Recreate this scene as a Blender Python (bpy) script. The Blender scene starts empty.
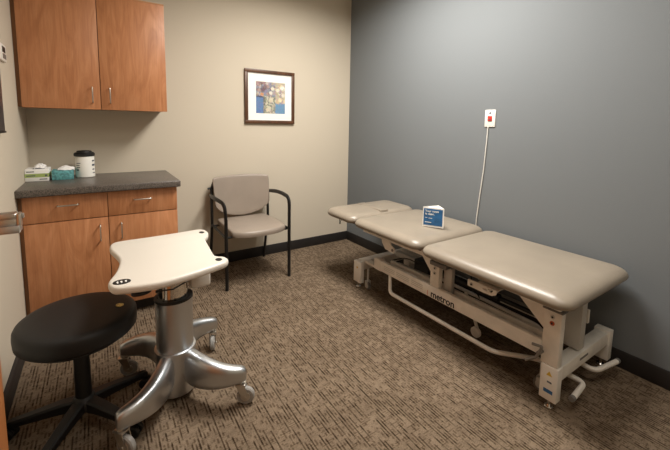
import bpy, bmesh, math, random
from mathutils import Vector, Matrix
random.seed(7)
S = bpy.context.scene
COL = S.collection
PI = math.pi

# ------------------------------------------------------------------ camera
F, CY, YAW, PIT, ROL, H = 357.553, 165.314, .587881, -.110912, .0171781, 1.30
fw = Vector((math.sin(YAW)*math.cos(PIT), math.cos(YAW)*math.cos(PIT), math.sin(PIT)))
rt = fw.cross(Vector((0, 0, 1))).normalized()
up = rt.cross(fw)
r2 = rt*math.cos(ROL) + up*math.sin(ROL)
u2 = -rt*math.sin(ROL) + up*math.cos(ROL)
cd = bpy.data.cameras.new('camera')
cam = bpy.data.objects.new('camera', cd)
COL.objects.link(cam)
Mx = Matrix((r2, u2, -fw)).transposed().to_4x4()
Mx.translation = (0, 0, H)
cam.matrix_world = Mx
cd.sensor_fit = 'HORIZONTAL'
cd.sensor_width = 36
cd.lens = 36*F/670
cd.shift_y = (CY-225)/670
cd.clip_start = .02
S.camera = cam

# ------------------------------------------------------------------ materials
def lin(c):
    return tuple((v/255/12.92 if v/255 <= .04045 else ((v/255+.055)/1.055)**2.4) for v in c) + (1,)

def mat(name, col, rough=.5, metal=0, coat=0, bump=None, spec=.5, var=None):
    """plain procedural surface; var=(scale, amount) mottles the colour, bump=(scale, strength)"""
    m = bpy.data.materials.new(name)
    m.use_nodes = True
    nt = m.node_tree
    b = nt.nodes['Principled BSDF']
    b.inputs['Base Color'].default_value = lin(col)
    b.inputs['Roughness'].default_value = rough
    b.inputs['Metallic'].default_value = metal
    b.inputs['Coat Weight'].default_value = coat
    b.inputs['Specular IOR Level'].default_value = spec
    if var or bump:
        tc = nt.nodes.new('ShaderNodeTexCoord')
    if var:
        n = nt.nodes.new('ShaderNodeTexNoise')
        n.inputs['Scale'].default_value = var[0]
        n.inputs['Detail'].default_value = 4
        nt.links.new(tc.outputs['Object'], n.inputs['Vector'])
        r = nt.nodes.new('ShaderNodeValToRGB')
        a = var[1]
        r.color_ramp.elements[0].position = .35
        r.color_ramp.elements[1].position = .65
        r.color_ramp.elements[0].color = lin([max(0, v*(1-a)) for v in col])
        r.color_ramp.elements[1].color = lin([min(255, v*(1+a)) for v in col])
        nt.links.new(n.outputs['Fac'], r.inputs['Fac'])
        nt.links.new(r.outputs['Color'], b.inputs['Base Color'])
    if bump:
        n = nt.nodes.new('ShaderNodeTexNoise')
        n.inputs['Scale'].default_value = bump[0]
        n.inputs['Detail'].default_value = 3
        nt.links.new(tc.outputs['Object'], n.inputs['Vector'])
        bp = nt.nodes.new('ShaderNodeBump')
        bp.inputs['Strength'].default_value = bump[1]
        bp.inputs['Distance'].default_value = .004
        nt.links.new(n.outputs['Fac'], bp.inputs['Height'])
        nt.links.new(bp.outputs['Normal'], b.inputs['Normal'])
    return m

def wood(name, c0, c1, c2, rough=.42, zs=1.3):
    m = bpy.data.materials.new(name)
    m.use_nodes = True
    nt = m.node_tree
    L = nt.links.new
    b = nt.nodes['Principled BSDF']
    b.inputs['Roughness'].default_value = rough
    tc = nt.nodes.new('ShaderNodeTexCoord')
    def noise(sc, scale, detail, dist):
        mp = nt.nodes.new('ShaderNodeMapping')
        mp.inputs['Scale'].default_value = sc
        L(tc.outputs['Object'], mp.inputs['Vector'])
        n = nt.nodes.new('ShaderNodeTexNoise')
        n.inputs['Scale'].default_value = scale
        n.inputs['Detail'].default_value = detail
        n.inputs['Distortion'].default_value = dist
        L(mp.outputs['Vector'], n.inputs['Vector'])
        return n
    n1 = noise((7, 7, zs), 1.7, 6, 2.2)
    n2 = noise((120, 120, 3.5), 1.5, 3, .2)
    r1 = nt.nodes.new('ShaderNodeValToRGB')
    e = r1.color_ramp.elements
    e[0].position, e[0].color = .3, lin(c0)
    e[1].position, e[1].color = .7, lin(c2)
    k = e.new(.5)
    k.color = lin(c1)
    L(n1.outputs['Fac'], r1.inputs['Fac'])
    r2_ = nt.nodes.new('ShaderNodeValToRGB')
    r2_.color_ramp.elements[0].position, r2_.color_ramp.elements[0].color = .3, (.88, .87, .85, 1)
    r2_.color_ramp.elements[1].position, r2_.color_ramp.elements[1].color = .6, (1, 1, 1, 1)
    L(n2.outputs['Fac'], r2_.inputs['Fac'])
    mx = nt.nodes.new('ShaderNodeMix')
    mx.data_type = 'RGBA'
    mx.blend_type = 'MULTIPLY'
    mx.inputs['Factor'].default_value = 1
    L(r1.outputs['Color'], mx.inputs[6])
    L(r2_.outputs['Color'], mx.inputs[7])
    L(mx.outputs[2], b.inputs['Base Color'])
    return m

def carpet():
    m = bpy.data.materials.new('carpet')
    m.use_nodes = True
    nt = m.node_tree
    L = nt.links.new
    b = nt.nodes['Principled BSDF']
    b.inputs['Roughness'].default_value = 1
    b.inputs['Specular IOR Level'].default_value = .05
    tc = nt.nodes.new('ShaderNodeTexCoord')
    def noise(sc, detail=2, off=(0, 0, 0)):
        mp = nt.nodes.new('ShaderNodeMapping')
        mp.inputs['Scale'].default_value = sc
        mp.inputs['Location'].default_value = off
        L(tc.outputs['Object'], mp.inputs['Vector'])
        n = nt.nodes.new('ShaderNodeTexNoise')
        n.inputs['Scale'].default_value = 1
        n.inputs['Detail'].default_value = detail
        L(mp.outputs['Vector'], n.inputs['Vector'])
        return n
    def ramp(n, p0, c0, p1, c1):
        r = nt.nodes.new('ShaderNodeValToRGB')
        r.color_ramp.elements[0].position, r.color_ramp.elements[0].color = p0, c0
        r.color_ramp.elements[1].position, r.color_ramp.elements[1].color = p1, c1
        L(n.outputs['Fac'], r.inputs['Fac'])
        return r
    def mul(a, c, f=1.0):
        x = nt.nodes.new('ShaderNodeMix')
        x.data_type = 'RGBA'
        x.blend_type = 'MULTIPLY'
        x.inputs['Factor'].default_value = f
        L(a, x.inputs[6])
        L(c, x.inputs[7])
        return x.outputs[2]
    W = (1, 1, 1, 1)
    def math_(op, a, c=None):
        n = nt.nodes.new('ShaderNodeMath')
        n.operation = op
        for k, v in enumerate((a, c)):
            if v is None: continue
            if isinstance(v, (int, float)): n.inputs[k].default_value = v
            else: L(v, n.inputs[k])
        return n.outputs[0]
    sep = nt.nodes.new('ShaderNodeSeparateXYZ')
    L(tc.outputs['Object'], sep.inputs[0])
    X, Y = sep.outputs[0], sep.outputs[1]
    def rows(u, v, per, vs, duty, thr, soft, seed):
        """1 on a broken thin line: rows across u with period per, on/off by noise along v"""
        q = math_('DIVIDE', u, per)
        idx = math_('FLOOR', q)
        fr = math_('FRACT', q)
        cb = nt.nodes.new('ShaderNodeCombineXYZ')
        L(math_('MULTIPLY', idx, 7.31), cb.inputs[0])
        L(math_('MULTIPLY', v, vs), cb.inputs[1])
        cb.inputs[2].default_value = seed
        n = nt.nodes.new('ShaderNodeTexNoise')
        n.inputs['Scale'].default_value = 1
        n.inputs['Detail'].default_value = 1
        L(cb.outputs[0], n.inputs['Vector'])
        on = nt.nodes.new('ShaderNodeMapRange')
        on.inputs['From Min'].default_value = thr
        on.inputs['From Max'].default_value = thr+soft
        L(n.outputs['Fac'], on.inputs['Value'])
        d = math_('ABSOLUTE', math_('SUBTRACT', fr, .5))
        ln = nt.nodes.new('ShaderNodeMapRange')
        ln.inputs['From Min'].default_value = duty/2+.12
        ln.inputs['From Max'].default_value = duty/2-.06
        L(d, ln.inputs['Value'])
        return math_('MULTIPLY', on.outputs[0], ln.outputs[0])
    def dark(c, f, tone, amt):
        x = nt.nodes.new('ShaderNodeMix')
        x.data_type = 'RGBA'
        x.blend_type = 'MULTIPLY'
        L(math_('MULTIPLY', f, amt), x.inputs['Factor'])
        L(c, x.inputs[6])
        x.inputs[7].default_value = tone
        return x.outputs[2]
    base = ramp(noise((30, 30, 1), 3), .35, lin((121, 105, 88)), .65, lin((137, 120, 101)))
    speck = ramp(noise((240, 240, 1), 2), .3, (.66, .64, .62, 1), .62, W)
    blot = ramp(noise((3.2, 7, 1), 2, (2, 5, 0)), .35, (.86, .85, .84, 1), .6, W)
    c = mul(base.outputs['Color'], speck.outputs['Color'])
    c = mul(c, blot.outputs['Color'])
    l1 = rows(X, Y, .0135, 8.5, .34, .50, .08, 1.0)
    l2 = rows(X, Y, .0135, 34, .5, .52, .06, 9.0)
    l3 = rows(Y, X, .010, 30, .4, .55, .06, 4.0)
    c = dark(c, l2, (.48, .44, .40, 1), .9)
    c = dark(c, l3, (.55, .51, .47, 1), .8)
    c = dark(c, l1, (.33, .29, .25, 1), .88)
    L(c, b.inputs['Base Color'])
    bp = nt.nodes.new('ShaderNodeBump')
    bp.inputs['Strength'].default_value = .6
    bp.inputs['Distance'].default_value = .004
    L(math_('SUBTRACT', 1, l1), bp.inputs['Height'])
    L(bp.outputs['Normal'], b.inputs['Normal'])
    return m

def brushed(name, col, rough, zstretch=True):
    m = mat(name, col, rough, 1)
    nt = m.node_tree
    b = nt.nodes['Principled BSDF']
    tc = nt.nodes.new('ShaderNodeTexCoord')
    mp = nt.nodes.new('ShaderNodeMapping')
    mp.inputs['Scale'].default_value = (30, 30, 900) if zstretch else (200, 200, 200)
    n = nt.nodes.new('ShaderNodeTexNoise')
    n.inputs['Scale'].default_value = 1
    nt.links.new(tc.outputs['Object'], mp.inputs['Vector'])
    nt.links.new(mp.outputs['Vector'], n.inputs['Vector'])
    mr = nt.nodes.new('ShaderNodeMapRange')
    mr.inputs['To Min'].default_value = rough*.75
    mr.inputs['To Max'].default_value = rough*1.3
    nt.links.new(n.outputs['Fac'], mr.inputs['Value'])
    nt.links.new(mr.outputs['Result'], b.inputs['Roughness'])
    return m

M = {}
M['carpet'] = carpet()
M['beige'] = mat('beige_paint', (203, 192, 173), .85, bump=(260, .12), spec=.2)
M['grey'] = mat('grey_paint', (116, 120, 122), .8, bump=(260, .12), spec=.25)
M['ceil'] = mat('ceiling_tile', (225, 222, 214), .95, var=(60, .04))
M['rubber'] = mat('dark_cove_base', (34, 30, 28), .6)
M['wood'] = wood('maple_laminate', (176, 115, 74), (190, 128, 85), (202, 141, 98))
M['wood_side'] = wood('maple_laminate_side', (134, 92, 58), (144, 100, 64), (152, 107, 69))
M['edge'] = mat('light_edge_band', (196, 144, 98), .5)
M['door'] = wood('oak_door', (170, 105, 58), (180, 112, 62), (190, 122, 70))
M['counter'] = mat('dark_stone_laminate', (84, 77, 71), .35, var=(190, .38))
M['nickel'] = mat('satin_nickel', (205, 200, 192), .3, 1)
M['alu'] = mat('satin_aluminium', (203, 206, 209), .34, 1)
M['chrome'] = mat('chrome', (225, 222, 216), .12, 1)
M['white_top'] = mat('cream_moulded_top', (214, 207, 195), .38, var=(400, .012))
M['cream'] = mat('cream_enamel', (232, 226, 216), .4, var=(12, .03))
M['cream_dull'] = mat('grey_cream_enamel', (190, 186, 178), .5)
M['vinyl'] = mat('taupe_vinyl', (144, 133, 118), .33, var=(7, .02), bump=(420, .10))
M['chair_vinyl'] = mat('grey_taupe_vinyl', (146, 133, 120), .4, var=(9, .015), bump=(420, .10))
M['black'] = mat('black_metal', (17, 16, 16), .4)
M['blackv'] = mat('black_vinyl', (16, 15, 15), .5, bump=(380, .15))
M['blackp'] = mat('black_plastic', (18, 17, 16), .5)
M['greyp'] = mat('grey_plastic', (112, 108, 103), .5)
M['whitep'] = mat('white_plastic', (232, 229, 220), .4)
M['paper'] = mat('white_paper', (240, 238, 232), .8)
M['red'] = mat('red_plastic', (196, 46, 36), .4)
M['blue'] = mat('blue_print', (40, 98, 148), .5, var=(25, .1))
M['brown_frame'] = wood('walnut_frame', (72, 45, 28), (88, 56, 35), (104, 68, 43))
M['teal'] = mat('teal_print', (92, 152, 154), .6, var=(70, .18))
M['green'] = mat('lime_print', (162, 180, 104), .6)
M['darkgrey'] = mat('dark_grey_casing', (66, 60, 62), .35)
M['label_dark'] = mat('printed_ink', (88, 92, 98), .7)
M['ink'] = mat('black_ink', (40, 38, 40), .7)
M['orange'] = mat('orange_ink', (196, 88, 40), .7)
M['wheel'] = mat('grey_wheel_rubber', (150, 147, 142), .4)
M['clamp'] = mat('worn_steel', (120, 114, 106), .4, .3)
M['gold'] = mat('gold_badge', (206, 172, 104), .4, .0, var=(120, .3))
M['tissue'] = mat('tissue_paper', (236, 234, 230), .9)
M['yellow'] = mat('yellow_sticker', (214, 176, 52), .6)

# ------------------------------------------------------------------ mesh helpers
def BM():
    return bmesh.new()

def add_box(bm, x0, x1, y0, y1, z0, z1, bev=0, mi=0, seg=2, rot=None, piv=None):
    r = bmesh.ops.create_cube(bm, size=1)
    vs = r['verts']
    for v in vs:
        v.co = Vector(((x0+x1)/2 + v.co.x*(x1-x0), (y0+y1)/2 + v.co.y*(y1-y0), (z0+z1)/2 + v.co.z*(z1-z0)))
    fs = set(f for v in vs for f in v.link_faces)
    for f in fs:
        f.material_index = mi
    if bev > 0:
        es = list(set(e for v in vs for e in v.link_edges))
        g = bmesh.ops.bevel(bm, geom=es, offset=bev, segments=seg, profile=.5, affect='EDGES')
        for f in g['faces']:
            f.material_index = mi
        vs = list(set(v for f in g['faces'] for v in f.verts) | set(v for v in vs if v.is_valid))
    if rot is not None:
        bmesh.ops.rotate(bm, verts=vs, cent=piv or ((x0+x1)/2, (y0+y1)/2, (z0+z1)/2), matrix=rot)
    return vs

def loft(bm, rings, cap0=True, cap1=True, mi=0, closed=True):
    R = [[bm.verts.new(p) for p in ring] for ring in rings]
    n = len(R[0])
    for a, b in zip(R, R[1:]):
        for i in range(n if closed else n-1):
            j = (i+1) % n
            f = bm.faces.new((a[i], a[j], b[j], b[i]))
            f.material_index = mi
    if cap0:
        bm.faces.new(list(reversed(R[0]))).material_index = mi
    if cap1:
        bm.faces.new(R[-1]).material_index = mi
    return R

def add_tube(bm, pts, r, seg=12, mi=0, flat=None):
    """tube along a polyline; r a number or one per point; flat=(a,b) scales the section axes"""
    pts = [Vector(p) for p in pts]
    n = len(pts)
    rs = r if isinstance(r, (list, tuple)) else [r]*n
    t0 = (pts[1]-pts[0]).normalized()
    ref = Vector((0, 0, 1)) if abs(t0.z) < .9 else Vector((1, 0, 0))
    nrm = (ref - t0*ref.dot(t0)).normalized()
    rings = []
    for i, p in enumerate(pts):
        t = (pts[min(i+1, n-1)] - pts[max(i-1, 0)]).normalized()
        nrm = (nrm - t*nrm.dot(t)).normalized()
        bi = t.cross(nrm)
        fa, fb = flat or (1, 1)
        rings.append([p + (nrm*math.cos(2*PI*k/seg)*fa + bi*math.sin(2*PI*k/seg)*fb)*rs[i] for k in range(seg)])
    loft(bm, rings, mi=mi)

def fillet(pts, rad, n=5):
    pts = [Vector(p) for p in pts]
    out = [pts[0]]
    for a, b, c in zip(pts, pts[1:], pts[2:]):
        u = (a-b); v = (c-b)
        d = min(rad, u.length*.48, v.length*.48)
        p0 = b+u.normalized()*d; p1 = b+v.normalized()*d
        for k in range(n+1):
            t = k/n
            out.append(p0*(1-t)**2 + b*2*t*(1-t) + p1*t*t)
    out.append(pts[-1])
    return out

def add_lathe(bm, prof, cx, cy, seg=40, mi=0, cap0=True, cap1=True):
    rings = [[(cx+r*math.cos(2*PI*k/seg), cy+r*math.sin(2*PI*k/seg), z) for k in range(seg)] for r, z in prof]
    loft(bm, rings, cap0, cap1, mi)

def add_cyl(bm, c, axis, r, h, seg=24, mi=0, bev=0):
    c = Vector(c); a = Vector(axis).normalized()
    q = a.to_track_quat('Z', 'Y')
    prof = [(r, -h/2), (r, h/2)] if not bev else [(r-bev, -h/2), (r, -h/2+bev), (r, h/2-bev), (r-bev, h/2)]
    rings = [[c + q @ Vector((rr*math.cos(2*PI*k/seg), rr*math.sin(2*PI*k/seg), z)) for k in range(seg)] for rr, z in prof]
    loft(bm, rings, mi=mi)

def rrect(cx, cy, hx, hy, r, n=6):
    r = max(1e-4, min(r, hx, hy))
    out = []
    for sx, sy, a0 in ((1, 1, 0), (-1, 1, PI/2), (-1, -1, PI), (1, -1, 1.5*PI)):
        for k in range(n+1):
            a = a0 + PI/2*k/n
            out.append((cx+sx*(hx-r)+r*math.cos(a), cy+sy*(hy-r)+r*math.sin(a)))
    return out

def add_pad(bm, x0, x1, y0, y1, z0, z1, rc=.06, re=.05, crown=.006, mi=0):
    """upholstered cushion: rounded plan, large roll on the top edge, slight crown"""
    cx, cy, hx, hy = (x0+x1)/2, (y0+y1)/2, (x1-x0)/2, (y1-y0)/2
    zt = z1-crown
    rings = []
    def ring(ins, z):
        rings.append([(p[0], p[1], z) for p in rrect(cx, cy, hx-ins, hy-ins, max(rc-ins*.6, .012), 8)])
    zm = z0+.38*(zt-z0)
    rb = .034
    ring(rb+.02, z0)
    for k in range(7):
        a = PI/2*k/6
        ring(rb*(1-math.sin(a)), zm-(zm-z0)*math.cos(a))
    for k in range(1, 9):
        a = PI/2*k/8
        ring(re*(1-math.cos(a)), zm+(zt-zm)*math.sin(a))
    m = min(hx, hy)
    for t in (.15, .3, .5, .7, .85, .97):
        ins = re+(m-re)*t
        ring(min(ins, m-.004), zt+crown*(1-(1-t)**2))
    loft(bm, rings, mi=mi)

def add_prism(bm, poly, z0, z1, mi=0, bev=0, seg=3):
    """horizontal polygon extruded in z with rounded rims by shrinking along vertex normals"""
    n = len(poly)
    P = [Vector((p[0], p[1])) for p in poly]
    area = sum(P[i].x*P[(i+1) % n].y-P[(i+1) % n].x*P[i].y for i in range(n))
    if area < 0:
        P.reverse()
    N = []
    for i in range(n):
        t = (P[(i+1) % n]-P[i-1]).normalized()
        N.append(Vector((-t.y, t.x)))       # inward
    rings = []
    if bev:
        for k in range(seg+1):
            a = PI/2*(1-k/seg)
            rings.append([(P[i].x+N[i].x*bev*(1-math.cos(a)), P[i].y+N[i].y*bev*(1-math.cos(a)), z0+bev*(1-math.sin(a))) for i in range(n)])
        for k in range(seg+1):
            a = PI/2*k/seg
            rings.append([(P[i].x+N[i].x*bev*(1-math.cos(a)), P[i].y+N[i].y*bev*(1-math.cos(a)), z1-bev*(1-math.sin(a))) for i in range(n)])
    else:
        rings = [[(p.x, p.y, z) for p in P] for z in (z0, z1)]
    loft(bm, rings, mi=mi)

def plate_prism(bm, poly, axis, a0, a1, mi=0):
    """polygon in a vertical plane extruded along axis 'x' (poly = y,z) or 'y' (poly = x,z)"""
    if axis == 'x':
        rings = [[(a, p[0], p[1]) for p in poly] for a in (a0, a1)]
    else:
        rings = [[(p[0], a, p[1]) for p in poly] for a in (a0, a1)]
    loft(bm, rings, mi=mi)

def smooth_loop(pts, sub=4):
    n = len(pts)
    out = []
    P = [Vector(p) for p in pts]
    for i in range(n):
        p0, p1, p2, p3 = P[i-1], P[i], P[(i+1) % n], P[(i+2) % n]
        for k in range(sub):
            t = k/sub
            out.append(.5*((2*p1)+(-p0+p2)*t+(2*p0-5*p1+4*p2-p3)*t*t+(-p0+3*p1-3*p2+p3)*t**3))
    return out

def root_of(o):
    while o.parent:
        o = o.parent
    return o

def obj(name, bm, mats, parent=None, sharp=35, flat=False):
    """link a bmesh drawn in world coordinates as ONE mesh object"""
    bmesh.ops.recalc_face_normals(bm, faces=bm.faces[:])
    me = bpy.data.meshes.new(name)
    bm.to_mesh(me)
    bm.free()
    for m in (mats if isinstance(mats, (list, tuple)) else [mats]):
        me.materials.append(m)
    if not flat:
        me.shade_smooth()
        me.set_sharp_from_angle(angle=math.radians(sharp))
    o = bpy.data.objects.new(name, me)
    COL.objects.link(o)
    if parent is not None:
        me.transform(Matrix.Translation(-root_of(parent).location))
        o.parent = parent
    return o

def thing(name, label, cat, loc, group=None):
    o = bpy.data.objects.new(name, None)
    o.empty_display_size = .1
    COL.objects.link(o)
    o.location = loc
    o['label'] = label
    o['category'] = cat
    if group:
        o['group'] = group
    return o

def struct(name, bm, m, parent=None, **k):
    o = obj(name, bm, m, parent, **k)
    if parent is None:
        o['kind'] = 'structure'
    return o

def text_part(name, body, size, m, parent, mw, align='LEFT', depth=.0004):
    """lettering as a thin raised mesh; mw places it in world space"""
    cu = bpy.data.curves.new(name, 'FONT')
    cu.body = body
    cu.size = size
    cu.extrude = depth
    cu.offset = size*.022
    cu.align_x = align
    cu.space_line = 1.0
    t = bpy.data.objects.new(name+'_src', cu)
    COL.objects.link(t)
    dg = bpy.context.evaluated_depsgraph_get()
    me = bpy.data.meshes.new_from_object(t.evaluated_get(dg))
    bpy.data.objects.remove(t)
    me.transform(mw)
    me.transform(Matrix.Translation(-root_of(parent).location))
    me.materials.clear()
    me.materials.append(m)
    me.name = name
    o = bpy.data.objects.new(name, me)
    COL.objects.link(o)
    o.parent = parent
    return o

def frame_mw(origin, xdir, ydir):
    x = Vector(xdir).normalized(); y = Vector(ydir).normalized(); z = x.cross(y)
    m = Matrix((x, y, z)).transposed().to_4x4()
    m.translation = origin
    return m

# ------------------------------------------------------------------ setting
XL, XR, YB, YF, ZC = -.40, 2.352, 3.262, -.95, 2.70
DY0, DY1, DH = -.72, .22, 2.08              # doorway in the left wall, out of frame
bm = BM(); add_box(bm, -1.75, XR+.1, YF-.1, YB+.1, -.08, 0); struct('floor', bm, M['carpet'], flat=True)
bm = BM(); add_box(bm, -1.75, XR+.1, YF-.1, YB+.1, ZC, ZC+.08); struct('ceiling', bm, M['ceil'], flat=True)
bm = BM(); add_box(bm, -1.75, XR, YB, YB+.1, 0, ZC); struct('wall_back', bm, M['beige'], flat=True)
bm = BM(); add_box(bm, XR, XR+.1, YF-.1, YB+.1, 0, ZC); struct('wall_right', bm, M['grey'], flat=True)
bm = BM(); add_box(bm, -1.75, XR, YF-.1, YF, 0, ZC); struct('wall_front', bm, M['beige'], flat=True)
bm = BM(); add_box(bm, -1.75, -1.65, YF, YB, 0, ZC); struct('wall_hallway', bm, M['beige'], flat=True)
bm = BM()
add_box(bm, XL-.1, XL, DY1, YB, 0, ZC)
add_box(bm, XL-.1, XL, YF, DY0, 0, ZC)
add_box(bm, XL-.1, XL, DY0, DY1, DH, ZC)
struct('wall_left', bm, M['beige'], flat=True)

def skirting(name, p0, p1, axis):
    bm = BM()
    x0, y0 = p0; x1, y1 = p1
    add_box(bm, x0, x1, y0, y1, 0, .097, .003)
    return struct(name, bm, M['rubber'])
skirting('baseboard_back', (.462, YB-.012), (XR, YB), 'x')
skirting('baseboard_right', (XR-.012, YF), (XR, YB-.012), 'y')
skirting('baseboard_left', (XL, DY1+.07), (XL+.018, 2.70), 'y')
bm = BM()
add_box(bm, XL-.11, XL+.012, DY1, DY1+.06, 0, DH+.06, .003)
add_box(bm, XL-.11, XL+.012, DY0-.06, DY0, 0, DH+.06, .003)
add_box(bm, XL-.11, XL+.012, DY0, DY1, DH, DH+.06, .003)
struct('trim_1', bm, M['darkgrey'])

# open door leaf folded back along the left wall, its free edge at the photo's lower left
bm = BM(); add_box(bm, -.290, -.247, .33, 1.255, .012, 2.05, .002)
door = struct('door_1', bm, M['door'])
bm = BM()
add_cyl(bm, (-.244, 1.185, 1.04), (1, 0, 0), .026, .008, 28, bev=.002)
add_box(bm, -.247, -.176, 1.168, 1.202, 1.052, 1.068, .006, seg=3)
add_box(bm, -.247, -.178, 1.175, 1.195, 1.036, 1.053, .003)
add_box(bm, -.247, -.172, 1.165, 1.205, 1.017, 1.037, .003, mi=1)
add_box(bm, -.178, -.170, 1.170, 1.200, 1.030, 1.066, .003)
add_box(bm, -.170, -.166, 1.19, 1.20, 1.050, 1.062, .001, mi=1)
h = obj('door_handle', bm, [M['nickel'], M['alu']], door)
h['label'] = 'satin metal lever handle'
bm = BM()
for z in (.25, 1.05, 1.82):
    add_cyl(bm, (-.297, .325, z), (0, 0, 1), .009, .11, 12)
    add_box(bm, XL, -.297, .318, .332, z-.05, z+.05)
obj('door_hinge', bm, M['nickel'], door)

# ------------------------------------------------------------------ ceiling lights (out of frame) and the light they give
def troffer(x, y, watts, sx=.56, sy=1.16, lab=''):
    t = thing('ceiling_light', lab, 'ceiling light', (x, y, ZC), 'ceiling troffers')
    bm = BM()
    for a in ((-1, 0), (1, 0)):
        add_box(bm, x+a[0]*(sx/2+.01)-.012, x+a[0]*(sx/2+.01)+.012, y-sy/2-.02, y+sy/2+.02, ZC-.018, ZC)
    for s in (-1, 1):
        add_box(bm, x-sx/2, x+sx/2, y+s*(sy/2+.01)-.012, y+s*(sy/2+.01)+.012, ZC-.018, ZC)
    obj('light_frame', bm, M['whitep'], t)
    em = bpy.data.materials.get('light_diffuser')
    if not em:
        em = mat('light_diffuser', (250, 246, 236), .6)
        b = em.node_tree.nodes['Principled BSDF']
        b.inputs['Emission Color'].default_value = (1, .94, .84, 1)
        b.inputs['Emission Strength'].default_value = 3
    bm = BM(); add_box(bm, x-sx/2, x+sx/2, y-sy/2, y+sy/2, ZC-.008, ZC)
    obj('light_diffuser', bm, em, t)
    ld = bpy.data.lights.new('troffer_lamp', 'AREA')
    ld.shape = 'RECTANGLE'; ld.size = sx; ld.size_y = sy
    ld.energy = watts; ld.color = (1, .96, .905)
    ld.spread = math.radians(164)
    lo = bpy.data.objects.new('troffer_lamp', ld)
    COL.objects.link(lo)
    lo.location = (x, y, ZC-.02)
troffer(1.48, 1.72, 48, lab='white ceiling light panel over the treatment table side of the room')
troffer(1.0, .15, 5.5, lab='white ceiling light panel near the doorway end of the room')

# ------------------------------------------------------------------ wall cabinet
CX0, CX1 = -.378, .447
yf = 2.942
t = thing('wall_cabinet', 'orange maple two-door cabinet hung on the beige wall above the counter', 'cabinet', (.03, YB, 1.38))
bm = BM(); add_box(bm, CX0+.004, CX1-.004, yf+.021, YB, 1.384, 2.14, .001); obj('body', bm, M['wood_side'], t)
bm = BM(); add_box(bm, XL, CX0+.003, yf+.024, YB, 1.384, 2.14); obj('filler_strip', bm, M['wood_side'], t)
bm = BM(); add_box(bm, XL, CX1, yf, YB, 2.1405, 2.147); obj('top_edge', bm, M['edge'], t)
def pull(bm, p, vertical, L=.1):
    x, y, z = p
    d = .028
    if vertical:
        pts = [(x, y, z-L/2), (x, y-d, z-L/2), (x, y-d, z+L/2), (x, y, z+L/2)]
    else:
        pts = [(x-L/2, y, z), (x-L/2, y-d, z), (x+L/2, y-d, z), (x+L/2, y, z)]
    add_tube(bm, fillet(pts, .006, 3), .0042, 10)
def front(parent, name, x0, x1, z0, z1, y, hp, vert, hl=.1):
    bm = BM(); add_box(bm, x0, x1, y, y+.019, z0, z1, .0012)
    d = obj(name, bm, M['wood'], parent)
    bm = BM(); pull(bm, (hp[0], y, hp[1]), vert, hl)
    obj('handle', bm, M['nickel'], d)
    return d
front(t, 'door', CX0, .0335, 1.380, 2.139, yf, (-.010, 1.477), True)
front(t, 'door', .0375, CX1, 1.380, 2.139, yf, (.090, 1.477), True)

# ------------------------------------------------------------------ base cabinet and countertop
yb_ = 2.668
BX1 = .449
t = thing('base_cabinet', 'orange maple base cabinet with two drawers over two doors under the counter', 'cabinet', (.03, 2.95, 0))
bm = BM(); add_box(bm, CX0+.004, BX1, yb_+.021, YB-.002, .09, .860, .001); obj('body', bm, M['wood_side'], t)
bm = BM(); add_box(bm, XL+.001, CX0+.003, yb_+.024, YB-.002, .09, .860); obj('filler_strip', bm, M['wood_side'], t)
bm = BM(); add_box(bm, XL+.001, BX1-.004, yb_+.07, YB-.002, 0, .0895); obj('toe_kick', bm, M['rubber'], t)
front(t, 'drawer', CX0, .0365, .698, .854, yb_, (-.165, .794), False)
front(t, 'drawer', .0405, BX1, .698, .854, yb_, (.236, .794), False)
front(t, 'door', CX0, .0365, .092, .693, yb_, (-.008, .598), True)
front(t, 'door', .0405, BX1, .092, .693, yb_, (.108, .598), True)
bm = BM()
add_box(bm, XL, .470, 2.628, YB, .8605, .904, .006, seg=3)
o = obj('countertop', bm, M['counter'])
o['label'] = 'dark speckled stone-look countertop on the maple base cabinet'; o['category'] = 'countertop'

# ------------------------------------------------------------------ things on the counter
ct = .9045
t = thing('glove_box', 'white and lime glove box at the left end of the counter', 'box', (-.335, 3.06, ct))
bm = BM(); add_box(bm, -.398, -.276, 2.995, 3.15, ct, ct+.078, .002); obj('carton', bm, M['paper'], t)
bm = BM(); add_box(bm, -.3985, -.2755, 2.9945, 3.151, ct+.026, ct+.050); g = obj('lime_band', bm, M['green'], t)
for a, b, c, d, k in ((-.390, -.350, .060, .066, 2.9942), (-.390, -.345, .034, .040, 2.9937), (-.325, -.285, .010, .016, 2.9942), (-.296, -.284, .032, .043, 2.9937)):
    bm = BM(); add_box(bm, a, b, k, k+.0009, ct+c, ct+d); obj('printed_text', bm, M['label_dark'], t)
bm = BM(); add_box(bm, -.36, -.30, 3.02, 3.12, ct+.0775, ct+.0795); obj('slot', bm, M['label_dark'], t)
def tissue(bm, x, y, z, sx, sy, h, seed):
    rnd = random.Random(seed)
    n = 10
    V = {}
    for i in range(n):
        for j in range(n):
            u, v = i/(n-1)*2-1, j/(n-1)*2-1
            hh = h*(1-.55*abs(u)**2)*(1-.85*abs(v)**1.5)+rnd.uniform(-.12, .12)*h
            V[i, j] = bm.verts.new((x+u*sx+rnd.uniform(-.004, .004), y+v*sy+rnd.uniform(-.004, .004), z+max(0, hh)))
    for i in range(n-1):
        for j in range(n-1):
            bm.faces.new((V[i, j], V[i+1, j], V[i+1, j+1], V[i, j+1]))
bm = BM(); tissue(bm, -.325, 3.07, ct+.078, .03, .04, .034, 3)
o = obj('glove', bm, M['tissue'], t)
t = thing('tissue_box', 'teal printed tissue box between the glove box and the white canister', 'tissue box', (-.203, 3.06, ct))
bm = BM(); add_box(bm, -.262, -.146, 2.998, 3.115, ct, ct+.064, .002); obj('carton', bm, M['teal'], t)
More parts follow.
